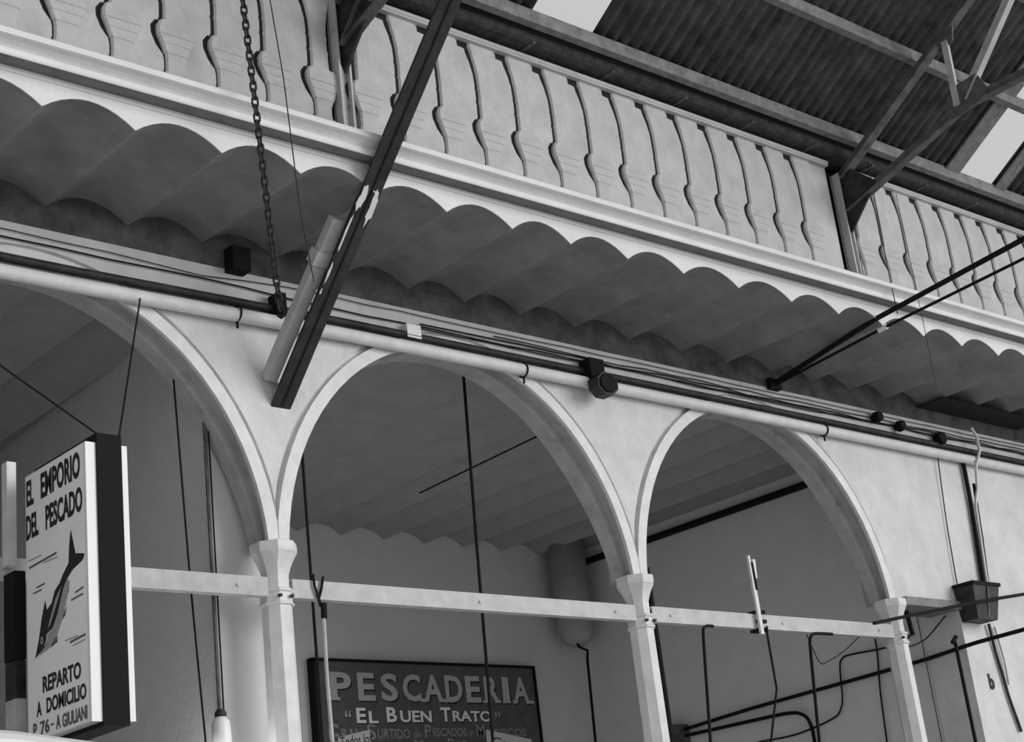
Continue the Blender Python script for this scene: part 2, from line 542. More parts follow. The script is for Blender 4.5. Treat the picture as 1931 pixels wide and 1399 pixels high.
X0B = 0.436 + 0.055
PANELS = [(-5.3, -0.12, 'white blind balustrade of cast balusters left of the first steel post'),
          (0.10, 4.62, 'white blind balustrade of cast balusters between the two steel posts'),
          (4.86, 9.4 + 4.2, 'white blind balustrade of cast balusters right of the second steel post')]
for xa_, xb_, lab in PANELS:
    t = thing('balustrade', lab, 'balustrade', G((xa_ + xb_) / 2, YBAL, ZB0), 'gallery balustrade sections')
    mb = MB()
    xs_ = [X0B + 0.3185 * k for k in range(-20, 44) if xa_ + 0.02 < X0B + 0.3185 * k < xb_ - 0.02 and X0B + 0.3185 * k < 13.5]
    for x in xs_:
        lx = x - 0.3185 if x - 0.3185 > xa_ + 0.02 else xa_ - 0.0
        pts = []
        for z, hw, dd in BP:
            pts.append((max(x - hw - slit(z), lx + 0.001), 6.165 + z))
        pts.append((pts[-1][0], 7.055))
        m0 = len(pts)
        vs = []
        for y in (YBAL, YBAL + 0.08):
            vs += [G(px_, y, pz_) for px_, pz_ in pts] + [G(lx, y, pz_) for px_, pz_ in pts]
        fs = []
        for i in range(m0 - 1):
            fs += [(i, m0 + i, m0 + i + 1, i + 1), (i, i + 1, 2 * m0 + i + 1, 2 * m0 + i)]
        mb.add(vs, fs)
    lx = xs_[-1]
    if xb_ - lx > 0.03 and lx < 13.6:
        mb.add([G(lx, YBAL, 6.1), G(xb_, YBAL, 6.1), G(xb_, YBAL, 7.06), G(lx, YBAL, 7.06), G(xb_, YBAL + 0.09, 6.1), G(xb_, YBAL + 0.09, 7.06)], [(0, 1, 2, 3), (1, 4, 5, 2)])
    mb.build('back_panel', M['balu'], t)
    mb = MB()
    mb.sweep([(YBAL - 0.036, 7.05), (YBAL - 0.036, 7.062), (YBAL - 0.042, 7.066), (YBAL - 0.042, ZB1), (YBAL + 0.11, ZB1), (YBAL + 0.11, 7.05)], [xa_, xb_], G, True)
    mb.build('top_rail', M['balu'], t)
    mb = MB()
    mb.sweep([(YBAL - 0.045, ZB0), (YBAL - 0.045, 6.15), (YBAL - 0.036, 6.165), (YBAL + 0.0, 6.165), (YBAL + 0.0, ZB0)], [xa_, xb_], G, True)
    mb.build('bottom_rail', M['balu'], t)
    mb = MB()
    mb.sweep([(YBAL + 0.095, ZB0), (YBAL + 0.095, 7.05), (YBAL + 0.11, 7.05), (YBAL + 0.11, ZB0)], [xa_, xb_], G, True)
    mb.build('gap_blocker', M['blackfill'], t)  # added black board that keeps the balustrade gaps dark
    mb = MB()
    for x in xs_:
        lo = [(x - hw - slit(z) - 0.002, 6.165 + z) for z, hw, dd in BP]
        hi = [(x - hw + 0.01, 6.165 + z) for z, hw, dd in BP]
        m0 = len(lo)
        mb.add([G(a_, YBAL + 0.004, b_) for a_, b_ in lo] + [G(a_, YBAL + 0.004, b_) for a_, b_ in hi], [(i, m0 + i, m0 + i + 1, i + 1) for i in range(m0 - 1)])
    mb.build('shade_strips', M['balushade'], t, fix=False)
    for x in xs_:
        baluster(x, t)

mb = MB()
mb.sweep([(-0.85, 6.05), (-0.85, 7.45), (-0.82, 7.45), (-0.82, 6.05)], [XL, 0, 4, 8, XR], G, True)  # unseen board added to block sky light above the parapet
struct(mb.build('gallery_sky_blocker', M['blackfill']), 'added black board blocking the sky behind the gallery balustrade')

# ------------------------------------------------------------------ roof
RZ, RY, RM = 7.24, -1.23, 0.634
YRID = -5.4


def roofz(yl):
    return RZ + RM * (RY - yl)


SKY = [(-3.32, -2.78), (1.40, 1.945), (6.13, 6.66), (10.85, 11.4), (15.1, 15.64)]
PITCH = 0.105


def sheet(name, x0, x1, y0, y1, m):
    mb = MB()
    nx = max(2, int(round((x1 - x0) / PITCH)) * 8)
    vs = []
    for y in (y0, y1):
        for i in range(nx + 1):
            x = x0 + (x1 - x0) * i / nx
            vs.append(G(x, y, roofz(y) + 0.05 + 0.026 * math.sin(2 * math.pi * i / 8)))
    n = nx + 1
    mb.add(vs, [(i, i + 1, n + i + 1, n + i) for i in range(nx)], True)
    o = mb.build(name, m, fix=False)
    return o


edges = [XL] + [e for s in SKY for e in s] + [XR]
nw = 0
for i in range(0, len(edges), 2):
    o = sheet('ceiling_roof', edges[i], edges[i + 1], -1.165, YRID, M['tin'])
    so = o.modifiers.new('sheet', 'SOLIDIFY')
    so.thickness = 0.006
    struct(o, 'dark corrugated roof sheeting')
for i, (a, b) in enumerate(SKY):
    mb = MB()
    vs = [G(a, -1.165, roofz(-1.165) + 0.062), G(b, -1.165, roofz(-1.165) + 0.062), G(b, YRID, roofz(YRID) + 0.062), G(a, YRID, roofz(YRID) + 0.062)]
    mb.add(vs, [(0, 1, 2, 3)])
    struct(mb.build('window_%d' % (i + 1), M['sheet'], fix=False), 'translucent skylight strip in the roof')

for (a, b, lab) in ((5.94, 6.125, 'added pale strip for the lit sheet along the left side of the right hand skylight'), (6.665, 6.80, 'added pale strip for the lit sheet along the right side of the right hand skylight')):
    mb = MB()
    vs = []
    for x in (a, b):
        for y, dz in ((-1.17, 0.0), (YRID, 0.0), (YRID, 0.02), (-1.17, 0.02)):
            vs.append(G(x, y, roofz(y) + dz))
    mb.add(vs, [(0, 1, 2, 3), (7, 6, 5, 4), (0, 4, 5, 1), (1, 5, 6, 2), (2, 6, 7, 3), (3, 7, 4, 0)])
    tag(mb.build('skylight_glow_strip', M['timber']), lab, 'board', 'lit strips beside the skylight')  # pale strips stand in for roof sheet lit beside the skylight

# timber purlins
for i, (yl, lab) in enumerate(((-1.215, 'lowest timber purlin just above the eaves gutter'), (-1.85, 'second timber purlin, halfway up the visible roof'),
                               (-2.5, 'third timber purlin, highest one up the roof'), (-3.9, 'fourth timber purlin near the ridge'))):
    h = 0.075
    mb = MB()
    zt = roofz(yl) + 0.025
    mb.sweep([(yl - 0.03, zt - h), (yl + 0.03, zt - h + 0.0), (yl + 0.03, zt - 0.02), (yl - 0.03, zt + 0.02)], [XL, 0, 4, 8, XR], G, True)
    tag(mb.build('purlin', M['timber']), lab, 'roof beam', 'roof purlins')
    if i == 1:
        pass
# ledger / box gutter under the eaves
t = thing('gutter', 'dark boxed eaves gutter running above the balustrade', 'gutter', G(3, -1.05, 7.2))
mb = MB()
mb.sweep([(-0.90, 7.125), (-1.10, 7.125), (-1.125, 7.14), (-1.135, 7.185), (-0.90, 7.185)], [XL, 0, 4, 8, XR], G, True)
mb.build('trough', M['gutter'], t)
mb = MB()
mb.sweep([(-1.135, 7.18), (-1.17, 7.262), (-0.83, 7.46), (-0.83, 7.44), (-1.16, 7.25), (-1.125, 7.17)], [XL, 0, 4, 8, XR], G, True)
mb.build('gap_cover', M['blackfill'], t)  # added black cover closing the bright sky gap above the gutter
for x in [0.75 + 0.72 * i for i in range(-4, 20)]:
    mb = MB()
    mb.add([G(x, -0.98, 7.119), G(x + 0.025, -0.98, 7.119), G(x + 0.025, -1.13, 7.119), G(x, -1.13, 7.119), G(x, -0.98, 7.13), G(x + 0.025, -0.98, 7.13), G(x + 0.025, -1.13, 7.13), G(x, -1.13, 7.13)],
           [(0, 3, 2, 1), (4, 5, 6, 7), (0, 1, 5, 4), (1, 2, 6, 5), (2, 3, 7, 6), (3, 0, 4, 7)])
    mb.build('joint_strap', M['trusssteel'], t)

# trusses with their posts
def truss(x, lab, second):
    dy = -0.018 * x + 0.085
    t = thing('roof_truss', lab, 'roof truss', (x, -1.15 + dy, 6.05), 'steel roof trusses')
    Y = lambda y: y + dy

    def angle(mb, p, q, wd=0.075, th=0.012):
        mb.bar(p, q, (1, 0, 0), wd, th)
        d = (Vector(q) - Vector(p)).normalized()
        nrm = Vector((1, 0, 0)).cross(d).normalized()
        if nrm.z < 0:
            nrm = -nrm
        o_ = nrm * 0.035
        mb.bar(Vector(p) + o_, Vector(q) + o_, nrm, 0.07, 0.012)
    mb = MB()
    angle(mb, (x, Y(-1.13), 6.96), (x, Y(YRID), 6.96 + 0.622 * (-YRID - 1.13)), 0.085)
    mb.build('rafter', M['trusssteel'], t)
    mb = MB()
    angle(mb, (x, Y(-1.13), 6.68), (x, Y(-2.26), 7.03), 0.075)
    angle(mb, (x, Y(-2.26), 7.03), (x, Y(-5.3), 7.06), 0.075)
    mb.build('bottom_chord', M['trusssteel'], t)
    mb = MB()
    mb.bar((x, Y(-2.24), 7.60), (x, Y(-2.225), 7.06), (1, 0, 0), 0.055, 0.012)
    mb.bar((x - 0.03, Y(-2.24), 7.60), (x - 0.03, Y(-2.225), 7.06), (0, 1, 0), 0.05, 0.012)
    mb.build('strut', M['greyiron'], t)
    mb = MB()
    angle(mb, (x, Y(-2.30), 7.08), (x, Y(-3.35), 8.25), 0.06)
    mb.build('diagonal', M['greyiron'], t)
    mb = MB()
    mb.prism([(Y(-2.12), 6.98), (Y(-2.12), 7.1), (Y(-2.2), 7.22), (Y(-2.42), 7.24), (Y(-2.48), 7.1), (Y(-2.46), 7.03), (Y(-2.26), 6.99)], 'x', x - 0.02, x - 0.006)
    mb.build('gusset_plate', M['trusssteel'], t)
    mb = MB()
    mb.prism([(Y(-2.16), 7.52), (Y(-2.2), 7.72), (Y(-2.34), 7.75), (Y(-2.3), 7.58)], 'x', x - 0.02, x - 0.006)
    mb.build('gusset_plate', M['trusssteel'], t)
    mb = MB()
    mb.prism([(Y(-1.08), 6.62), (Y(-1.08), 7.0), (Y(-1.2), 7.03), (Y(-1.42), 6.82), (Y(-1.36), 6.75), (Y(-1.12), 6.5)], 'x', x - 0.012, x + 0.006)
    mb.build('heel_plate', M['steel'], t)
    mb = MB()   # post: flat plate with an angle behind
    mb.box((x - 0.055, Y(-1.13), 6.055), (x - 0.04, Y(-1.06), 7.0))
    mb.box((x - 0.055, Y(-1.065), 6.055), (x + 0.06, Y(-1.05), 7.0))
    mb.box((x + 0.045, Y(-1.10), 6.055), (x + 0.06, Y(-1.06), 6.95))
    mb.build('post', M['greyiron'], t)
    if not second:
        mb = MB()
        mb.bar((x, Y(-1.13), 6.70), (x, Y(-1.75), 7.28), (1, 0, 0), 0.06, 0.02)
        mb.build('knee_brace', M['trusssteel'], t)
    return t


truss(0.0, 'steel truss and post over the first column, beside the chain', False)
truss(4.75, 'steel truss and post over the right hand bay, below the skylight', True)

# ------------------------------------------------------------------ columns
ROT8 = math.pi / 8


def column(k, label):
    x = XO + 3 * k
    c = (x, 0.05, 0)
    t = thing('column', label, 'column', c, 'cast iron arcade columns')
    mb = MB().lathe([(0.104, 0.32), (0.098, 1.2), (0.088, 3.6)], c, 8, ROT8)
    mb.build('shaft', M['iron'], t)
    mb = MB().lathe([(0.17, 0.0), (0.17, 0.16), (0.15, 0.2), (0.15, 0.28), (0.112, 0.34)], c, 8, ROT8)
    mb.build('base', M['iron'], t)
    mb = MB().lathe([(0.086, 3.598), (0.102, 3.602), (0.104, 3.612), (0.094, 3.622), (0.092, 3.67), (0.104, 3.68), (0.104, 3.69), (0.088, 3.698)], c, 8, ROT8)
    mb.build('collar', M['iron'], t)
    mb = MB().lathe([(0.080, 3.69), (0.080, 3.78), (0.088, 3.81), (0.104, 3.85), (0.120, 3.88), (0.128, 3.895), (0.136, 3.905), (0.140, 3.93), (0.136, 3.962), (0.128, 3.966)], c, 8, ROT8)
    mb.build('capital', M['iron'], t)
    for j in (-1, 1):
        mb = MB().lathe([(0.012, 0), (0.014, 0.012), (0.008, 0.02)], (0, 0, 0), 8)
        mb.v = [(x + j * 0.045, -0.045 - z_, 3.64 + y_) for (y_, x_, z_) in [(a, b, c_) for a, b, c_ in mb.v]]
        mb.v = [(x + j * 0.045 + 0.0, v[1], v[2]) for v in mb.v]
        mb = MB().tube([(x + j * 0.04, -0.04, 3.645), (x + j * 0.04, -0.058, 3.645)], 0.011, 8)
        mb.build('bolt', M['steel'], t)
    return t


column(0, 'pale octagonal column under the foot of the dark diagonal strut')
column(1, 'pale octagonal column right of the fishmonger wall sign')
column(2, 'pale octagonal column beside the square wall pier')

# ------------------------------------------------------------------ tie beams between the columns
for (a, b, lab) in ((-5.36, XO - 0.085, 'white tie beam left of the first column, passing behind the hanging fish board'),
                    (XO + 0.085, XO + 2.915, 'white tie beam spanning the middle arch'),
                    (XO + 3.085, XO + 5.915, 'white tie beam spanning the right arch, wires hooked on it')):
    mb = MB()
    mb.box((a, 0.0, 3.648), (b, 0.012, 3.757))
    mb.box((a, 0.012, 3.648), (b, 0.06, 3.658))
    mb.box((a, 0.012, 3.747), (b, 0.06, 3.757))
    t = thing('tie_beam', lab, 'beam', ((a + b) / 2, 0.03, 3.65), 'arcade tie beams')
    mb.build('web', M['greyiron'] if a < -3 else M['beamiron'], t)  # left beam takes a darker grey to stand for its shade
    for x in (a + 0.18, b - 0.2, (a + b) / 2):
        MB().tube([(x, 0.0, 3.70), (x, -0.008, 3.70)], 0.011, 8).build('rivet', M['greyiron'], t)

# ------------------------------------------------------------------ pipes, conduit and cables along the wall
t = thing('water_pipe', 'long white pipe running along the wall over the arch crowns', 'pipe', (2, -0.05, 5.325))
MB().tube([(-5.5, -0.055, 5.285), (-1.2, -0.055, 5.30), (0.6, -0.055, 5.328), (4, -0.055, 5.33), (7.5, -0.055, 5.32), (15.8, -0.055, 5.31)], 0.042, 14).build('tube', M['iron'], t)
for x in (-3.3, -0.19, 2.1, 5.42, 8.9):
    MB().tube([(x, -0.055 + 0.048 * math.cos(a), 5.325 + 0.048 * math.sin(a)) for a in [i * math.pi / 8 for i in range(-10, 7)]] + [(x, 0.0, 5.36)], 0.006, 6).build('clamp', M['black'], t)
    MB().tube([(x, -0.05, 5.28), (x, -0.05, 5.235)], 0.008, 6).build('clamp_bolt', M['black'], t)
o = MB().tube([(-5.5, -0.03, 5.385), (-1.2, -0.03, 5.398), (0.6, -0.03, 5.423), (4, -0.03, 5.425), (7.6, -0.03, 5.415), (15.8, -0.03, 5.40)], 0.026, 10).build('conduit', M['steel'])
tag(o, 'thick dark conduit directly above the long white pipe', 'pipe')
CAB = [(5.510, 0.005, 0, 'black cable lowest of the bundle above the dark conduit'),
       (5.505, 0.004, 1, 'thin black cable winding lowest behind the junction box'),
       (5.527, 0.005, 2, 'black cable in the middle of the bundle'),
       (5.550, 0.004, 3, 'thin black cable second from the top of the bundle'),
       (5.590, 0.003, 4, 'thin black cable topmost on the white strip of wall')]
for z, r, s, lab in CAB:
    pts = []
    x = 1.25 if s in (1, 2) else (-5.5 if s in (0, 4) else 1.9)
    x0 = x
    rnd = random.Random(s + 3)
    while x < 15.6:
        zz = z + rnd.uniform(-0.012, 0.012) * (1.0 if s in (1, 2, 3) else 0.4) + (0.035 if x < 0 and s == 0 else 0) - (0.0 if x > 0 else 0.02)
        if s == 4 and -1.0 < x < -0.2:
            zz -= 0.05 * (x + 1.0)
        pts.append((x, -0.012 - r, zz))
        x += 0.3
    tag(MB().tube(pts, r, 6).build('cable', M['black']), lab, 'cable', 'cables along the wall')

mb = MB()
c = Vector((2.77, -0.13, 5.285))
pr = [(0.085 * math.cos(math.pi / 8 + i * math.pi / 4) * 1.25 + c.x, 0.085 * math.sin(math.pi / 8 + i * math.pi / 4) * 1.05 + c.z) for i in range(8)]
t = thing('junction_box', 'black octagonal junction box hung on the white pipe between two arches', 'electrical box', tuple(c))
MB().prism(pr, 'y', -0.20, -0.10).build('body', M['steel'], t)
MB().prism([((a - c.x) * 0.8 + c.x, (b - c.z) * 0.8 + c.z) for a, b in pr], 'y', -0.215, -0.20).build('lid', M['black'], t)
MB().box((2.70, -0.12, 5.33), (2.84, -0.01, 5.50)).build('bracket', M['black'], t)
mb = MB().box((1.105, -0.055, 5.405), (1.22, 0.0, 5.497))
tag(mb.build('fuse_box', M['ceramic']), 'small white square box on the wall among the cables', 'electrical box')
mb = MB().box((-0.225, -0.10, 5.60), (-0.10, -0.004, 5.75))
tag(mb.build('socket_box', M['black']), 'small black box on the dark wall band left of the diagonal strut', 'electrical box')
for i, (x, z, lab) in enumerate(((6.23, 5.55, 'black round knob insulator leftmost of the three on the cable bundle'), (6.55, 5.51, 'black round knob insulator in the middle of the three on the cables'), (7.14, 5.47, 'black round knob insulator rightmost, beside the upright cables'))):
    r = 0.05 if i < 2 else 0.065
    mb = MB().tube([(x, -0.005, z), (x, -0.03, z), (x, -0.035, z), (x, -0.09, z)], [r * 0.6, r * 0.6, r, r * 0.85], 10)
    tag(mb.build('insulator', M['black']), lab, 'insulator', 'black insulators by the right hand cables')

# ------------------------------------------------------------------ dark diagonal strut with flaking paint, old pale strut behind it
t = thing('brace_beam', 'big dark steel strut rising from the wall across the gallery edge', 'beam', (0.11, 0, 4.8))
P0, P1 = Vector((0.115, 0.03, 4.775)), Vector((0.115, -3.2, 7.85))
d = (P1 - P0).normalized()
nr = Vector((1, 0, 0)).cross(d).normalized()
mb = MB()
mb.bar(P0, P1, (1, 0, 0), 0.135, 0.014)
mb.build('flange', M['flaking'], t)
mb = MB()
up = nr if nr.y > 0 else -nr
mb.bar(P0 + up * 0.05, P1 + up * 0.05, up, 0.1, 0.014)
mb.build('web', M['steel'], t)
mb = MB()
dn = -up
mb.bar(P0 + dn * 0.008 + d * 0.05, P1 + dn * 0.008, (1, 0, 0), 0.012, 0.006)
mb.build('seam', M['black'], t)
# dabs of plaster left where the strut passes under the fascia
rnd = random.Random(5)


def dab(cx, cs, w_, h_, parent, name='plaster_patch'):
    mb = MB()
    pts = []
    nn = 14
    for i in range(nn):
        a = 2 * math.pi * i / nn
        rr = 1 + rnd.uniform(-0.28, 0.28)
        pts.append(P0 + d * (cs + h_ * rr * math.sin(a)) + Vector((cx + w_ * rr * math.cos(a), 0, 0)) + dn * 0.0085)
    top = [p + dn * 0.004 for p in pts]
    mb.add(pts + top, [tuple(range(nn)), tuple(range(nn, 2 * nn))] + [(i, (i + 1) % nn, nn + (i + 1) % nn, nn + i) for i in range(nn)])
    mb.build(name, M['fascia'], parent)


dab(-0.045, 1.40, 0.022, 0.07, t)
dab(0.045, 1.36, 0.02, 0.12, t)
dab(-0.058, 1.18, 0.007, 0.10, t)
dab(-0.058, 0.93, 0.008, 0.07, t)
dab(-0.06, 0.80, 0.005, 0.02, t)
t = thing('old_strut', 'pale plastered old strut left of the dark diagonal strut', 'beam', (0, -0.1, 5.0))
A0, A1 = Vector((0.03, -0.02, 4.96)), Vector((0.03, -0.80, 5.68))
mb = MB()
mb.bar(A0, A1, (1, 0, 0), 0.085, 0.06)
mb.build('shank', M['greyiron'], t)
mb = MB()
mb.bar(A0 + (A1 - A0) * 0.72, A0 + (A1 - A0) * 0.80, (1, 0, 0), 0.12, 0.085)
mb.build('collar', M['greyiron'], t)

# ------------------------------------------------------------------ chain
t = thing('hanging_chain', 'black link chain hanging down in front of the cornice left of the strut', 'chain', (-0.765, -1.29, 4.75))
C0, C1 = Vector((-0.765, -1.29, 4.80)), Vector((-0.895, -1.29, 7.05))
L = (C1 - C0).length
nl = int(L / 0.046)
dch = (C1 - C0).normalized()


def link_mesh():
    mb = MB()
    pts = []
    for i in range(17):
        a = 2 * math.pi * i / 16
        px_ = 0.016 * math.cos(a)
        pz_ = 0.016 * math.sin(a) + (0.014 if math.sin(a) > 0.01 else (-0.014 if math.sin(a) < -0.01 else 0))
        pts.append((px_, 0, pz_))
    mb.tube(pts, 0.0062, 6, cap=False)
    return mb


lm = None
for i in range(nl):
    c = C0 + dch * (i * 0.046)
    q = dch.to_track_quat('Z', 'Y')
    q = q @ Quaternion((0, 0, 1), (0.5 if i % 2 else 0.5 + math.pi / 2))
    if lm is None:
        o = link_mesh().build('chain_link', M['chain'])
        lm = o.data
    else:
        o = bpy.data.objects.new('chain_link', lm)
        COL.objects.link(o)
    o.parent = t
    o.location = c - Vector(WORLD[t.name])
    o.rotation_mode = 'QUATERNION'
    o.rotation_quaternion = q
MB().tube([(-0.765, -1.29, 4.79), (-0.745, -1.29, 4.775), (-0.74, -1.29, 4.75), (-0.76, -1.29, 4.735), (-0.78, -1.29, 4.745)], 0.009, 6).build('hook', M['black'], t)
mb = MB().box((0.075, -0.105, 5.37), (0.135, 0.0, 5.50))
tag(mb.build('pipe_hanger', M['black']), 'black lump of a hanger on the pipes left of the strut foot', 'bracket')

# ------------------------------------------------------------------ thin wires in the hall
def curve(pts, n=5):
    """Catmull-Rom through the points"""
    if len(pts) < 3:
        return pts
    P = [Vector(p) for p in pts]
    P = [P[0] * 2 - P[1]] + P + [P[-1] * 2 - P[-2]]
    out = []
    for i in range(1, len(P) - 2):
        # centripetal-like damping keeps long straight runs straight
        a, b, c, d_ = P[i - 1], P[i], P[i + 1], P[i + 2]
        L_ = (c - b).length
        t1 = (c - a).normalized() * L_ * 0.8 if (b - a).length > 1e-6 else (c - b)
        t2 = (d_ - b).normalized() * L_ * 0.8
        if L_ > 0.5:
            t1, t2 = t1 * 0.5 + (c - b) * 0.5, t2 * 0.5 + (c - b) * 0.5
        for k in range(n):
            t_ = k / n
            h = ((2 * t_ ** 3 - 3 * t_ ** 2 + 1), (t_ ** 3 - 2 * t_ ** 2 + t_), (-2 * t_ ** 3 + 3 * t_ ** 2), (t_ ** 3 - t_ ** 2))
            out.append(b * h[0] + t1 * h[1] + c * h[2] + t2 * h[3])
    out.append(P[-2])
    return out


def wire(name, pts, r, lab, cat='wire', m=None, group=None):
    pts = curve(pts)
    return tag(MB().tube(pts, r, 6).build(name, m or M['black']), lab, cat, group)


wire('hanging_wire', [(-0.71, -1.3, 6.75), (-0.643, -1.3, 6.135), (-0.60, -1.3, 5.387), (-0.545, -1.3, 4.97)], 0.0035, 'thin wire hanging just right of the chain', m=M['steel'])
wire('hanging_wire', [(4.93, -1.27, 7.1), (4.90, -1.27, 6.2), (4.905, -1.27, 5.80)], 0.0035, 'thin wire hanging from the eaves to the paired rods')
wire('hanging_wire', [(5.24, -1.27, 6.9), (5.236, -1.27, 5.8), (5.23, -1.27, 5.25)], 0.0025, 'very thin wire crossing the fascia right of the paired rods', m=M['steel'])
wire('hanging_wire', [(7.12, -0.03, 5.45), (7.08, -0.03, 5.30), (7.02, -0.02, 4.72), (6.985, -0.02, 4.22), (6.98, -0.02, 4.0)], 0.005, 'thin black wire down the wall left of the twin conduits')

mb = MB()
mb.box((6.95, -0.28, 5.75), (8.6, -0.002, 5.762))  # thin black slab, a dark patch beneath the soffit
tag(mb.build('soffit_patch', M['blackfill']), 'dark flat patch under the gallery soffit above the upright conduits', 'board')

# paired rods from the wall out under the fascia
t = thing('tie_rods', 'pair of black rods leaving the wall under the right hand gallery', 'rods', (4.87, -0.02, 5.66))
MB().tube([(4.90, 0.0, 5.655), (4.86, -1.10, 5.815), (4.83, -2.45, 5.925), (4.81, -4.5, 6.09)], 0.021, 8).build('upper_rod', M['black'], t)
MB().tube([(4.90, -0.05, 5.645), (4.87, -1.12, 5.725), (4.84, -2.40, 5.79), (4.80, -4.5, 5.90)], 0.012, 8).build('lower_rod', M['black'], t)
MB().tube([(4.872, -1.10, 5.722), (4.868, -1.18, 5.726)], 0.02, 8).build('sleeve', M['ceramic'], t)
MB().box((4.84, -0.05, 5.61), (4.97, 0.0, 5.70)).build('wall_plate', M['black'], t)

# ------------------------------------------------------------------ illuminated fish board hung in the first arch
t = thing('shop_sign', 'hanging double-sided board with a drawn fish in the left arch', 'sign', (-1.49, -0.5, 2.8))
MB().box((-1.557, -0.835, 2.775), (-1.425, -0.195, 4.165)).build('case', M['black'], t)


def tray(x0, x1, nx, name):
    mb = MB()
    y0, y1, z0, z1 = -0.825, -0.205, 2.795, 4.118
    mb.box((x0, y0, z0), (x1, y1, z1))
    return mb.build(name, M['acrylicedge'], t)


pl = tray(-1.612, -1.557, -1, 'front_panel')
tray(-1.425, -1.39, 1, 'rear_panel')
XS = -1.6125
mb = MB().box((XS - 0.001, -0.80, 2.80), (XS + 0.003, -0.215, 4.112))
face = mb.build('face', M['acrylic'], t)


def sg(y0, y1, z0, z1, dx=0.0):
    return lambda u, v: (XS - 0.003 - dx, y0 + (y1 - y0) * u, z0 + (z1 - z0) * v)


for body, fn, bold, mm in (('EL', sg(-0.222, -0.298, 3.955, 4.088), 0.035, 'blackpaint'),
                           ('EMPORIO', sg(-0.375, -0.775, 3.955, 4.088), 0.035, 'blackpaint'),
                           ('DEL', sg(-0.215, -0.345, 3.785, 3.91), 0.035, 'blackpaint'),
                           ('PESCADO', sg(-0.42, -0.79, 3.785, 3.91), 0.035, 'blackpaint'),
                           ('REPARTO', sg(-0.365, -0.74, 3.006, 3.085), 0.03, 'blackpaint'),
                           ('A', sg(-0.300, -0.350, 2.905, 2.975), 0.03, 'blackpaint'),
                           ('DOMICILIO', sg(-0.40, -0.785, 2.905, 2.978), 0.03, 'blackpaint'),
                           ('P', sg(-0.262, -0.300, 2.815, 2.880), 0.03, 'greypaint'),
                           ('76', sg(-0.335, -0.425, 2.815, 2.880), 0.03, 'greypaint'),
                           ('-', sg(-0.438, -0.470, 2.842, 2.850), 0.02, 'greypaint'),
                           ('A', sg(-0.490, -0.535, 2.815, 2.880), 0.03, 'greypaint'),
                           ('GIULIANI', sg(-0.552, -0.79, 2.812, 2.876), 0.03, 'greypaint')):
    mb = MB()
    letters(mb, body, fn, bold)
    mb.build('lettering', M[mm], face)


def poly(pts, m, name, dx):
    mb = MB()
    n_ = len(pts)
    mb.add([(XS - 0.002 - dx, y, z) for y, z in pts] + [(XS - 0.001, y, z) for y, z in pts],
           [tuple(range(n_))] + [(i, (i + 1) % n_, n_ + (i + 1) % n_, n_ + i) for i in range(n_)])
    o = mb.build(name, m, face)
    bm = bmesh.new()
    bm.from_mesh(o.data)
    bmesh.ops.triangulate(bm, faces=[f for f in bm.faces if len(f.verts) > 4])
    bm.to_mesh(o.data)
    bm.free()
    return o


fish = [(-0.671, 3.72), (-0.689, 3.665), (-0.711, 3.598), (-0.8, 3.575), (-0.779, 3.549), (-0.683, 3.528), (-0.626, 3.498), (-0.589, 3.462), (-0.556, 3.406), (-0.523, 3.35), (-0.475, 3.296),
        (-0.423, 3.283), (-0.41, 3.227), (-0.294, 3.187), (-0.333, 3.268), (-0.368, 3.37), (-0.402, 3.442), (-0.418, 3.393), (-0.469, 3.416), (-0.502, 3.468), (-0.554, 3.495), (-0.586, 3.527), (-0.644, 3.567), (-0.653, 3.65)]
poly([(-0.626, 3.498), (-0.645, 3.482), (-0.622, 3.41), (-0.578, 3.323), (-0.525, 3.266), (-0.505, 3.235), (-0.43, 3.205), (-0.33, 3.19), (-0.40, 3.26), (-0.475, 3.296), (-0.523, 3.35), (-0.556, 3.406), (-0.589, 3.462)], M['midpaint'], 'fish_belly', 0.0005)
poly(fish, M['blackpaint'], 'fish_drawing', 0.001)
poly([(-0.569, 3.472), (-0.533, 3.418), (-0.455, 3.318), (-0.428, 3.302), (-0.445, 3.333), (-0.511, 3.43)], M['midpaint'], 'fish_side_line', 0.0016)
poly([(-0.364 + 0.014 * math.cos(a), 3.258 + 0.018 * math.sin(a)) for a in [i * math.pi / 5 for i in range(10)]], M['palepaint'], 'fish_eye', 0.0016)
poly([(-0.364 + 0.007 * math.cos(a), 3.258 + 0.009 * math.sin(a)) for a in [i * math.pi / 5 for i in range(10)]], M['blackpaint'], 'fish_pupil', 0.0020)
poly([(-0.428, 3.280), (-0.422, 3.245), (-0.392, 3.224), (-0.384, 3.226), (-0.408, 3.25), (-0.414, 3.28)], M['palepaint'], 'fish_gill', 0.0016)
poly([(-0.45, 3.283), (-0.448, 3.24), (-0.425, 3.216), (-0.436, 3.245), (-0.438, 3.28)], M['midpaint'], 'fish_gill', 0.0016)
poly([(-0.615, 3.363), (-0.599, 3.328), (-0.566, 3.313), (-0.584, 3.336)], M['greypaint'], 'fish_fin', 0.001)
poly([(-0.514, 3.249), (-0.518, 3.219), (-0.451, 3.206), (-0.467, 3.225)], M['greypaint'], 'fish_fin', 0.0016)
poly([(-0.648, 3.475), (-0.64, 3.43), (-0.628, 3.42), (-0.634, 3.468)], M['midpaint'], 'fish_fin', 0.0016)
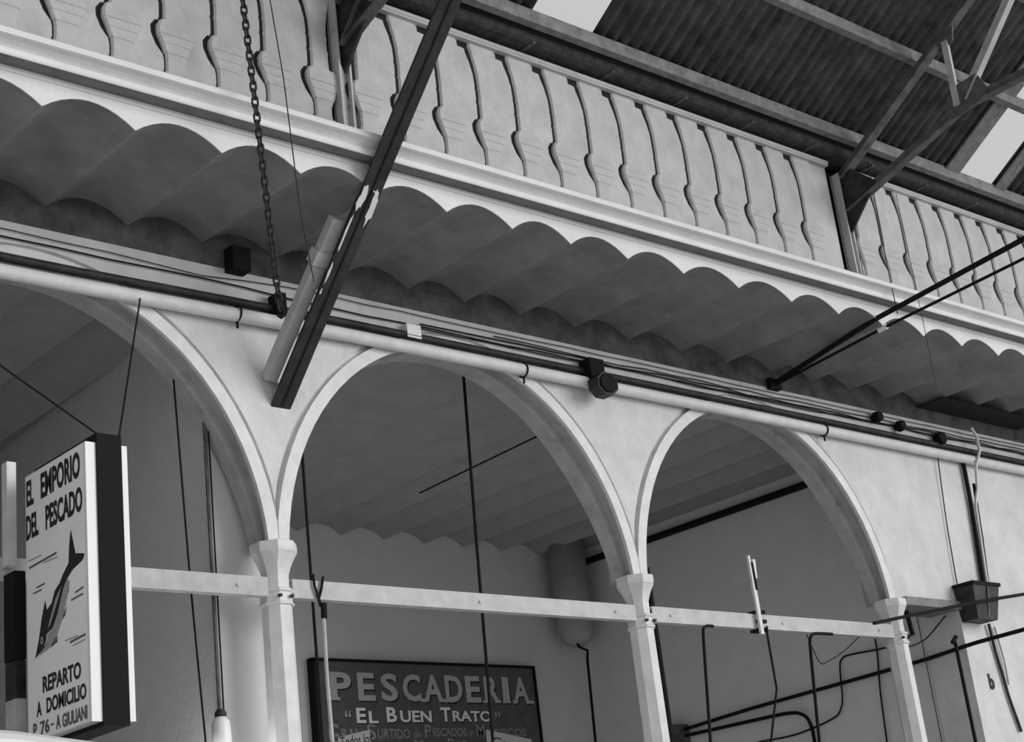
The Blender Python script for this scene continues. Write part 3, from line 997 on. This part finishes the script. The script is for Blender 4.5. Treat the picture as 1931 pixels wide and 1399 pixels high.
for a, b, th, mm in (((-0.242, 3.642), (-0.524, 3.648), 0.010, 'greypaint'), ((-0.232, 3.678), (-0.372, 3.676), 0.006, 'midpaint'), ((-0.392, 3.632), (-0.534, 3.625), 0.006, 'midpaint'),
                     ((-0.314, 3.526), (-0.399, 3.528), 0.008, 'greypaint'), ((-0.281, 3.505), (-0.367, 3.505), 0.007, 'greypaint'), ((-0.70, 3.412), (-0.78, 3.42), 0.008, 'greypaint'),
                     ((-0.66, 3.385), (-0.775, 3.39), 0.008, 'greypaint'), ((-0.594, 3.208), (-0.72, 3.205), 0.006, 'midpaint'), ((-0.640, 3.19), (-0.79, 3.197), 0.010, 'greypaint'), ((-0.67, 3.17), (-0.785, 3.174), 0.006, 'midpaint')):
    poly([(a[0], a[1] - th / 2), (b[0], b[1] - th / 2), (b[0], b[1] + th / 2), (a[0], a[1] + th / 2)], M[mm], 'water_stroke', 0.001)
for (a, lab) in (((-2.68, -0.055, 5.33), 'wire holding the fish board, running up left to the wall pipe'), ((-0.827, -0.055, 5.33), 'wire holding the fish board, running up right to the wall pipe')):
    b = (-1.552, -0.825, 4.165) if a[0] < -2 else (-1.43, -0.825, 4.165)
    wire('sign_wire', [b, a], 0.005, lab, 'wire', None, 'wires of the fish board')

# pale post and dark cabinet beside the board
mb = MB().box((-1.640, -0.06, 3.70), (-1.590, -0.002, 4.243))
tag(mb.build('short_post', M['iron']), 'short pale post standing on the tie beam left of the fish board', 'post')
t = thing('lamp_ballast', 'narrow dark box hanging below the tie beam behind the fish board', 'box', (-1.59, -0.08, 3.0))
MB().box((-1.633, -0.12, 3.22), (-1.575, -0.002, 3.66)).build('upper_case', M['black'], t)
MB().box((-1.628, -0.115, 3.03), (-1.575, -0.002, 3.215)).build('lower_case', M['steel'], t)
MB().box((-1.628, -0.112, 2.60), (-1.575, -0.002, 3.03)).build('tail', M['greyiron'], t)
# pale curved cover in the bottom left corner, in front of the board's foot
mb = MB()
prof = []
for i in range(9):
    a = math.pi * i / 8
    prof.append((-1.05 + 0.11 * math.cos(a), 0.085 * math.sin(a)))
vs = []
for x, dz in ((-2.7, 2.67), (-2.1, 2.625), (-1.70, 2.575)):
    vs += [(x, y, dz + z) for y, z in prof] + [(x, -1.16, dz - 0.12), (x, -0.94, dz - 0.12)]
npf = 11
mb.add(vs, [(i * npf + j, (i + 1) * npf + j, (i + 1) * npf + (j + 1) % npf, i * npf + (j + 1) % npf) for i in range(2) for j in range(npf)] + [tuple(range(npf)), tuple(range(2 * npf, 3 * npf))])
tag(mb.build('lamp_cover', M['acrylicedge']), 'pale rounded lamp cover in the bottom left corner, before the board foot', 'lamp')

# ------------------------------------------------------------------ first bay: wire and pendant lamp before the partition
wire('hanging_wire', [(-0.50, 0.22, 5.25), (-0.476, 0.22, 5.045), (-0.421, 0.22, 3.72), (-0.373, 0.22, 2.87), (-0.34, 0.22, 2.3)], 0.006, 'long thin wire hanging between the fish board and the first column')
t = thing('pendant_lamp', 'pendant tube with a pale lamp holder left of the first column', 'lamp', (-0.28, 0.22, 2.6))
MB().tube([(-0.279, 0.22, 4.90), (-0.274, 0.22, 3.02)], 0.012, 8).build('tube', M['trusssteel'], t)
MB().tube([(-0.257, 0.215, 4.86), (-0.252, 0.215, 3.02)], 0.005, 6).build('flex', M['black'], t)
MB().lathe([(0.03, 3.0), (0.034, 3.03), (0.02, 3.05)], (-0.27, 0.22, 0), 12, 0, True).build('cap', M['steel'], t)
MB().lathe([(0.05, 2.6), (0.055, 2.9), (0.05, 2.98), (0.03, 3.01)], (-0.27, 0.22, 0), 12, 0, True).build('lamp_holder', M['ceramic'], t)
bl = bpy.data.lights.new('partition_fill', 'POINT')  # added point light that brightens the lower partition
bl.energy = 14
bl.shadow_soft_size = 0.06
blo = bpy.data.objects.new('partition_fill', bl)
COL.objects.link(blo)
blo.location = (-0.36, 0.20, 2.52)

# ------------------------------------------------------------------ middle and right bays
YSG = 4.53
t = thing('shop_sign', 'dark fishmonger wall sign with pale painted lettering', 'sign', (4.85, 4.58, 3.2))
MB().box((3.50, YSG, 3.05), (6.20, 4.585, 4.31)).build('board', M['signboard'], t)
mb = MB()
for a, b in (((3.47, YSG - 0.02, 3.05), (3.50, 4.595, 4.335)), ((6.20, YSG - 0.02, 3.05), (6.225, 4.595, 4.335)), ((3.47, YSG - 0.02, 4.31), (6.225, 4.595, 4.335))):
    mb.box(a, b)
mb.build('frame', M['black'], t)
XSG0 = 3.62


def sb(x0, x1, z0, z1, dy=0.0):
    return lambda u, v: (x0 + (x1 - x0) * u, YSG - 0.003 - dy, z0 + (z1 - z0) * v)


def shaded(body, x0, x1, z0, z1, m, bold, name='lettering', sh=0.018):
    mb = MB()
    letters(mb, body, sb(x0 + sh, x1 + sh, z0 - sh, z1 - sh), bold)
    s_ = mb.build('letter_shadow', M['blackpaint'], t)
    mb = MB()
    letters(mb, body, sb(x0, x1, z0, z1, 0.002), bold)
    mb.build(name, m, t)


# PESCADERIA in slab letters: each capital drawn wide and heavy
xs = [3.66, 3.97, 4.24, 4.50, 4.75, 5.02, 5.28, 5.52, 5.76, 5.90]
ws = [0.24, 0.20, 0.20, 0.22, 0.24, 0.22, 0.19, 0.20, 0.09, 0.22]
for ch, x, wd in zip('PESCADERIA', xs, ws):
    z0, z1 = 3.955, 4.215
    shaded(ch, x, x + wd, z0, z1, M['palepaint'], 0.03, sh=0.014)
    slabs = {'P': (0, 0.55), 'A': None, 'R': None, 'I': (-0.35, 1.35)}.get(ch)
mb = MB()
for x, wd, spans in ((3.66, 0.24, ((-0.02, 0.10),)), (4.75, 0.24, ((-0.05, 0.05), (0.18, 0.29))), (5.52, 0.20, ((-0.03, 0.08), (0.13, 0.23))), (5.76, 0.09, ((-0.03, 0.12),)), (5.90, 0.22, ((-0.04, 0.05), (0.17, 0.27)))):
    for a, b in spans:
        mb.box((x + a, YSG - 0.006, 3.955), (x + b, YSG - 0.004, 3.985))
mb.build('letter_serifs', M['palepaint'], t)
shaded('“', 3.80, 3.87, 3.80, 3.865, M['palepaint'], 0.02, sh=0.01)
shaded('E', 3.93, 4.04, 3.75, 3.89, M['acrylic'], 0.03, sh=0.01)
shaded('L', 4.07, 4.18, 3.75, 3.86, M['acrylic'], 0.03, sh=0.01)
shaded('B', 4.28, 4.40, 3.76, 3.90, M['acrylic'], 0.03, sh=0.01)
shaded('UEN', 4.44, 4.82, 3.76, 3.87, M['acrylic'], 0.03, sh=0.01)
shaded('T', 4.93, 5.06, 3.77, 3.905, M['acrylic'], 0.03, sh=0.01)
shaded('RATO', 5.08, 5.58, 3.77, 3.875, M['acrylic'], 0.03, sh=0.01)
shaded('”', 5.62, 5.70, 3.80, 3.865, M['fadedpaint'], 0.02, sh=0.01)
for body, fn, bold in (('G', sb(3.60, 3.72, 3.56, 3.745), 0.012),
                       ('RAN', sb(3.75, 3.99, 3.595, 3.70), 0.012),
                       ('S', sb(4.04, 4.14, 3.60, 3.745), 0.012),
                       ('URTIDO', sb(4.16, 4.54, 3.61, 3.70), 0.012),
                       ('de', sb(4.58, 4.67, 3.62, 3.68), 0.005),
                       ('P', sb(4.72, 4.80, 3.62, 3.74), 0.012),
                       ('ESCADOS', sb(4.82, 5.24, 3.63, 3.71), 0.012),
                       ('y', sb(5.27, 5.32, 3.62, 3.68), 0.005),
                       ('M', sb(5.37, 5.47, 3.63, 3.74), 0.012),
                       ('ARISCOS', sb(5.50, 6.02, 3.63, 3.705), 0.012),
                       ('de', sb(4.46, 4.55, 3.51, 3.57), 0.005),
                       ('M', sb(4.58, 4.69, 3.50, 3.60), 0.012),
                       ('AR', sb(4.72, 4.86, 3.50, 3.58), 0.012),
                       ('y', sb(4.90, 4.95, 3.50, 3.56), 0.005),
                       ('R', sb(4.99, 5.09, 3.51, 3.61), 0.012),
                       ('IO', sb(5.11, 5.25, 3.51, 3.59), 0.012)):
    mb = MB()
    letters(mb, body, fn, bold)
    mb.build('lettering', M['fadedpaint'], t)


def notice(pts, body, fn, lab):
    t_ = thing('paper_notice', lab, 'notice', (pts[0][0], YSG - 0.01, pts[0][1]), 'paper notices on the fishmonger sign')
    MB().prism(pts, 'y', YSG - 0.012, YSG - 0.008).build('sheet', M['paper'], t_)
    mb = MB()
    letters(mb, body, fn, 0.0)
    mb.build('handwriting', M['blackpaint'], t_)


notice([(3.70, 3.26), (3.70, 3.62), (4.06, 3.69), (4.10, 3.26)], 'Todos los', lambda u, v: (3.72 + 0.36 * u, YSG - 0.014, 3.53 + 0.04 * u + 0.09 * v), 'white paper slip pinned on the left side of the dark sign')
notice([(5.47, 3.2), (5.48, 3.695), (6.07, 3.60), (6.07, 3.2)], 'Cazar', lambda u, v: (5.55 + 0.45 * u, YSG - 0.014, 3.535 - 0.05 * u + 0.09 * v), 'white paper slip pinned on the right side of the dark sign')

# hanging rods in front of the sign
wire('hanging_rod', [(0.683, 0.6, 5.6), (0.68, 0.6, 2.5)], 0.010, 'dark rod hanging from the room ceiling just right of the first column', 'rod', None, 'rods hanging from the room ceiling')
wire('hanging_rod', [(2.10, 0.55, 5.6), (2.05, 0.55, 4.3), (1.99, 0.55, 2.5)], 0.012, 'dark rod hanging from the room ceiling in the middle of the arch', 'rod', None, 'rods hanging from the room ceiling')
wire('ceiling_wire', [(3.45, YB, 5.46), (3.61, 2.95, 5.46)], 0.007, 'thin wire strung under the room ceiling behind the middle arch')

# round duct in the corner
t = thing('vent_duct', 'round vertical duct with a rounded foot behind the middle arch', 'duct', (6.67, 4.3, 4.5))
prof = [(0.02, 4.50)] + [(0.19 * math.sin(a), 4.68 - 0.18 * math.cos(a)) for a in [i * math.pi / 16 for i in range(1, 9)]] + [(0.195, 5.6)]
MB().lathe(prof, (6.67, 4.3, 0), 20, 0, True).build('drum', M['duct'], t)
MB().tube([(6.60, 4.25, 4.55), (6.62, 4.24, 4.49), (6.72, 4.22, 4.45), (6.70, 4.22, 4.36), (6.66, 4.22, 3.4), (6.64, 4.22, 2.4)], 0.014, 8).build('drain_pipe', M['black'], t)

# pipes on the right-hand room wall
wire('wall_pipe', [(6.94, 4.45, 5.42), (6.94, 0.45, 5.42)], 0.035, 'thick black pipe high on the room wall behind the right arch', 'pipe')
wire('wall_pipe', [(6.93, 3.35, 3.475), (6.93, 2.4, 3.525), (6.93, 1.2, 3.56), (6.93, 0.4, 3.585), (6.80, -0.2, 3.60), (6.75, -1.6, 3.62)], 0.017, 'straight black pipe sloping across behind the last column and past the pier', 'pipe')
wire('wall_pipe', [(6.93, 3.3, 3.42), (6.93, 2.6, 3.415), (6.93, 2.05, 3.41), (6.93, 1.86, 3.39), (6.93, 1.76, 3.33), (6.93, 1.72, 3.2), (6.93, 1.72, 2.2)], 0.017, 'bent black pipe turning down low on the room wall', 'pipe')
wire('wall_cable', [(6.97, 0.5, 3.83), (6.97, 0.793, 3.775), (6.97, 1.25, 3.79), (6.97, 1.32, 3.74), (6.97, 1.37, 3.40), (6.97, 1.46, 3.29), (6.97, 1.94, 3.21), (6.97, 2.4, 3.215)], 0.008, 'slack black cable curling down the room wall beside the last column', 'cable')
wire('wall_cable', [(5.6, 0.05, 3.69), (5.3, 0.05, 3.53), (5.0, 0.05, 3.42), (4.95, 0.05, 3.45), (4.85, 0.04, 3.64)], 0.004, 'thin looped wire under the right tie beam', 'cable')
mb = MB().box((6.80, 3.25, 3.36), (6.995, 3.50, 3.53))
tag(mb.build('valve_box', M['trusssteel']), 'dark grey box low on the room wall right of the second column', 'box')
wire('dark_pole', [(4.215, 1.0, 4.35), (4.215, 1.0, 2.3)], 0.033, 'dark upright pole directly behind the second column', 'pole')
wire('room_cable', [(6.85, 0.35, 4.6), (6.85, 0.35, 2.4)], 0.004, 'faint thin cable hanging inside the right arch', 'cable', M['steel'])

# hooks and rods on the tie beams
wire('hook_rod', [(3.71, -0.015, 3.640), (3.64, -0.02, 3.638), (3.60, -0.02, 3.62), (3.583, -0.02, 3.56), (3.49, -0.02, 2.83), (3.43, -0.02, 2.3)], 0.011, 'thin black rod hooked under the right tie beam near the second column', 'rod')
wire('hook_rod', [(5.10, -0.015, 3.640), (4.86, -0.02, 3.632), (4.81, -0.02, 3.60), (4.79, -0.02, 3.54), (4.70, -0.02, 2.83), (4.64, -0.02, 2.3)], 0.012, 'thin black rod hooked under the right tie beam near the last column', 'rod')
t = thing('hook_rod', 'black rod wired to the middle of the right tie beam', 'rod', (4.25, -0.05, 3.62))
MB().tube([(4.285, -0.04, 3.66), (4.275, -0.04, 3.60), (4.28, -0.04, 3.2), (4.12, -0.04, 2.83), (4.05, -0.04, 2.3)], 0.009, 6).build('shank', M['black'], t)
mb = MB()
for z in (3.77, 3.70, 3.64):
    mb.box((4.22, -0.03, z - 0.012), (4.31, 0.07, z + 0.012))
mb.build('binding', M['black'], t)
t = thing('insulator_bracket', 'pale upright arm with a black clip standing on the right tie beam', 'bracket', (4.2, -0.03, 3.63))
mb = MB()
mb.bar((4.23, -0.03, 3.60), (4.222, -0.03, 4.0), (1, 0, 0), 0.035, 0.02)
mb.bar((4.218, -0.03, 4.0), (4.214, -0.03, 4.19), (1, 0, 0), 0.022, 0.02)
mb.bar((4.255, -0.03, 4.02), (4.265, -0.03, 4.165), (1, 0, 0), 0.03, 0.02)
mb.build('arm', M['iron'], t)
MB().bar((4.24, -0.032, 3.93), (4.235, -0.032, 4.14), (1, 0, 0), 0.03, 0.016).build('clip', M['black'], t)
t = thing('hanging_rod', 'pale rod wired to the middle tie beam before the fishmonger sign', 'rod', (0.27, -0.05, 2.7))
MB().tube([(0.292, -0.03, 3.54), (0.285, -0.03, 3.2), (0.29, -0.03, 2.75)], 0.011, 8).build('shank', M['greyiron'], t)
MB().tube([(0.30, -0.03, 3.62), (0.295, -0.03, 3.53)], 0.018, 8).build('grip', M['black'], t)
mb = MB()
mb.tube([(0.25, -0.015, 3.79), (0.255, -0.015, 3.72), (0.285, -0.015, 3.63), (0.295, -0.02, 3.60)], 0.008, 6)
mb.tube([(0.32, -0.015, 3.78), (0.30, -0.015, 3.70), (0.275, -0.015, 3.64), (0.285, -0.02, 3.60)], 0.008, 6)
mb.build('binding', M['black'], t)

# ------------------------------------------------------------------ right hand pier: twin conduits, black box, cables
t = thing('wall_conduit', 'bundle of upright conduits on the right wall above the black box', 'conduit', (7.5, -0.03, 4.15))
MB().tube([(7.62, -0.10, 5.62), (7.68, -0.10, 5.55), (7.66, -0.11, 5.40), (7.56, -0.10, 5.25), (7.57, -0.06, 5.05), (7.50, -0.05, 4.90), (7.42, -0.04, 4.12)], 0.014, 8).build('pale_tube', M['iron'], t)
MB().tube([(7.48, -0.03, 5.36), (7.46, -0.03, 4.9), (7.38, -0.03, 4.12)], 0.020, 8).build('dark_tube', M['black'], t)
MB().tube([(7.56, -0.04, 5.1), (7.52, -0.03, 4.6), (7.45, -0.03, 4.12)], 0.013, 8).build('dark_tube', M['black'], t)
t = thing('switch_box', 'black tapered box on the wall pier under the conduits', 'electrical box', (7.15, -0.1, 3.8))
mb = MB()
b_ = [(6.97, -0.16), (7.27, -0.16), (7.27, -0.002), (6.97, -0.002)]
t_ = [(6.93, -0.20), (7.34, -0.20), (7.34, -0.002), (6.93, -0.002)]
mb.add([(x, y, 3.82) for x, y in b_] + [(x, y, 4.125) for x, y in t_], [(3, 2, 1, 0), (4, 5, 6, 7), (0, 1, 5, 4), (1, 2, 6, 5), (2, 3, 7, 6), (3, 0, 4, 7)])
mb.build('body', M['steel'], t)
MB().box((6.92, -0.21, 4.105), (7.35, -0.002, 4.135)).build('lid', M['black'], t)
MB().bar((7.135, -0.165, 3.84), (7.15, -0.205, 4.10), (1, 0, 0), 0.02, 0.006).build('front_strip', M['trusssteel'], t)
wire('wall_conduit', [(7.33, -0.03, 3.82), (7.36, -0.02, 3.6), (7.40, -0.02, 3.35), (7.42, -0.02, 3.2), (7.50, -0.02, 2.9)], 0.014, 'dark worn conduit running down the pier below the black box', 'conduit', M['steel'])
wire('wall_conduit', [(7.43, -0.02, 3.80), (7.47, -0.02, 3.5), (7.46, -0.02, 3.3)], 0.009, 'thin dark conduit beside the worn one below the black box', 'conduit', M['greyiron'])
wire('span_cable', [(5.40, -0.20, 3.697), (5.95, -0.20, 3.79), (6.92, -0.22, 3.945), (7.72, -0.22, 4.06), (9.5, -0.25, 4.32)], 0.014, 'thick black cable stretched from the last column past the black box', 'cable')
wire('span_cable', [(5.95, 0.02, 3.74), (6.3, 0.2, 3.63), (6.75, 0.25, 3.72), (6.90, 0.1, 3.90)], 0.006, 'slack thin cable in the opening beside the last column', 'cable')
t = thing('iron_upright', 'thin black upright with a hooked top in the opening by the pier', 'rod', (6.56, -0.15, 2.3))
MB().tube([(6.56, -0.15, 3.62), (6.56, -0.15, 2.3)], 0.015, 8).build('bar', M['black'], t)
MB().tube([(6.52, -0.15, 3.60), (6.59, -0.15, 3.65)], 0.018, 8).build('hook', M['black'], t)
wire('iron_drop', [(6.40, 0.15, 3.93), (6.43, 0.15, 3.72)], 0.02, 'short black stub hanging below the lintel beside the last column', 'rod')
wire('iron_drop', [(6.95, 0.9, 4.02), (6.97, 0.9, 3.8), (7.0 - 0.03, 0.95, 3.4), (6.97, 1.0, 2.6)], 0.008, 'thin cable down the room wall seen through the opening by the pier', 'cable')
mb = MB()
letters(mb, 'b', lambda u, v: (7.185 + 0.085 * u, -0.002, 3.255 + 0.135 * v), 0.06)
tag(mb.build('painted_mark', M['blackpaint']), 'small painted letter mark on the white pier', 'mark')
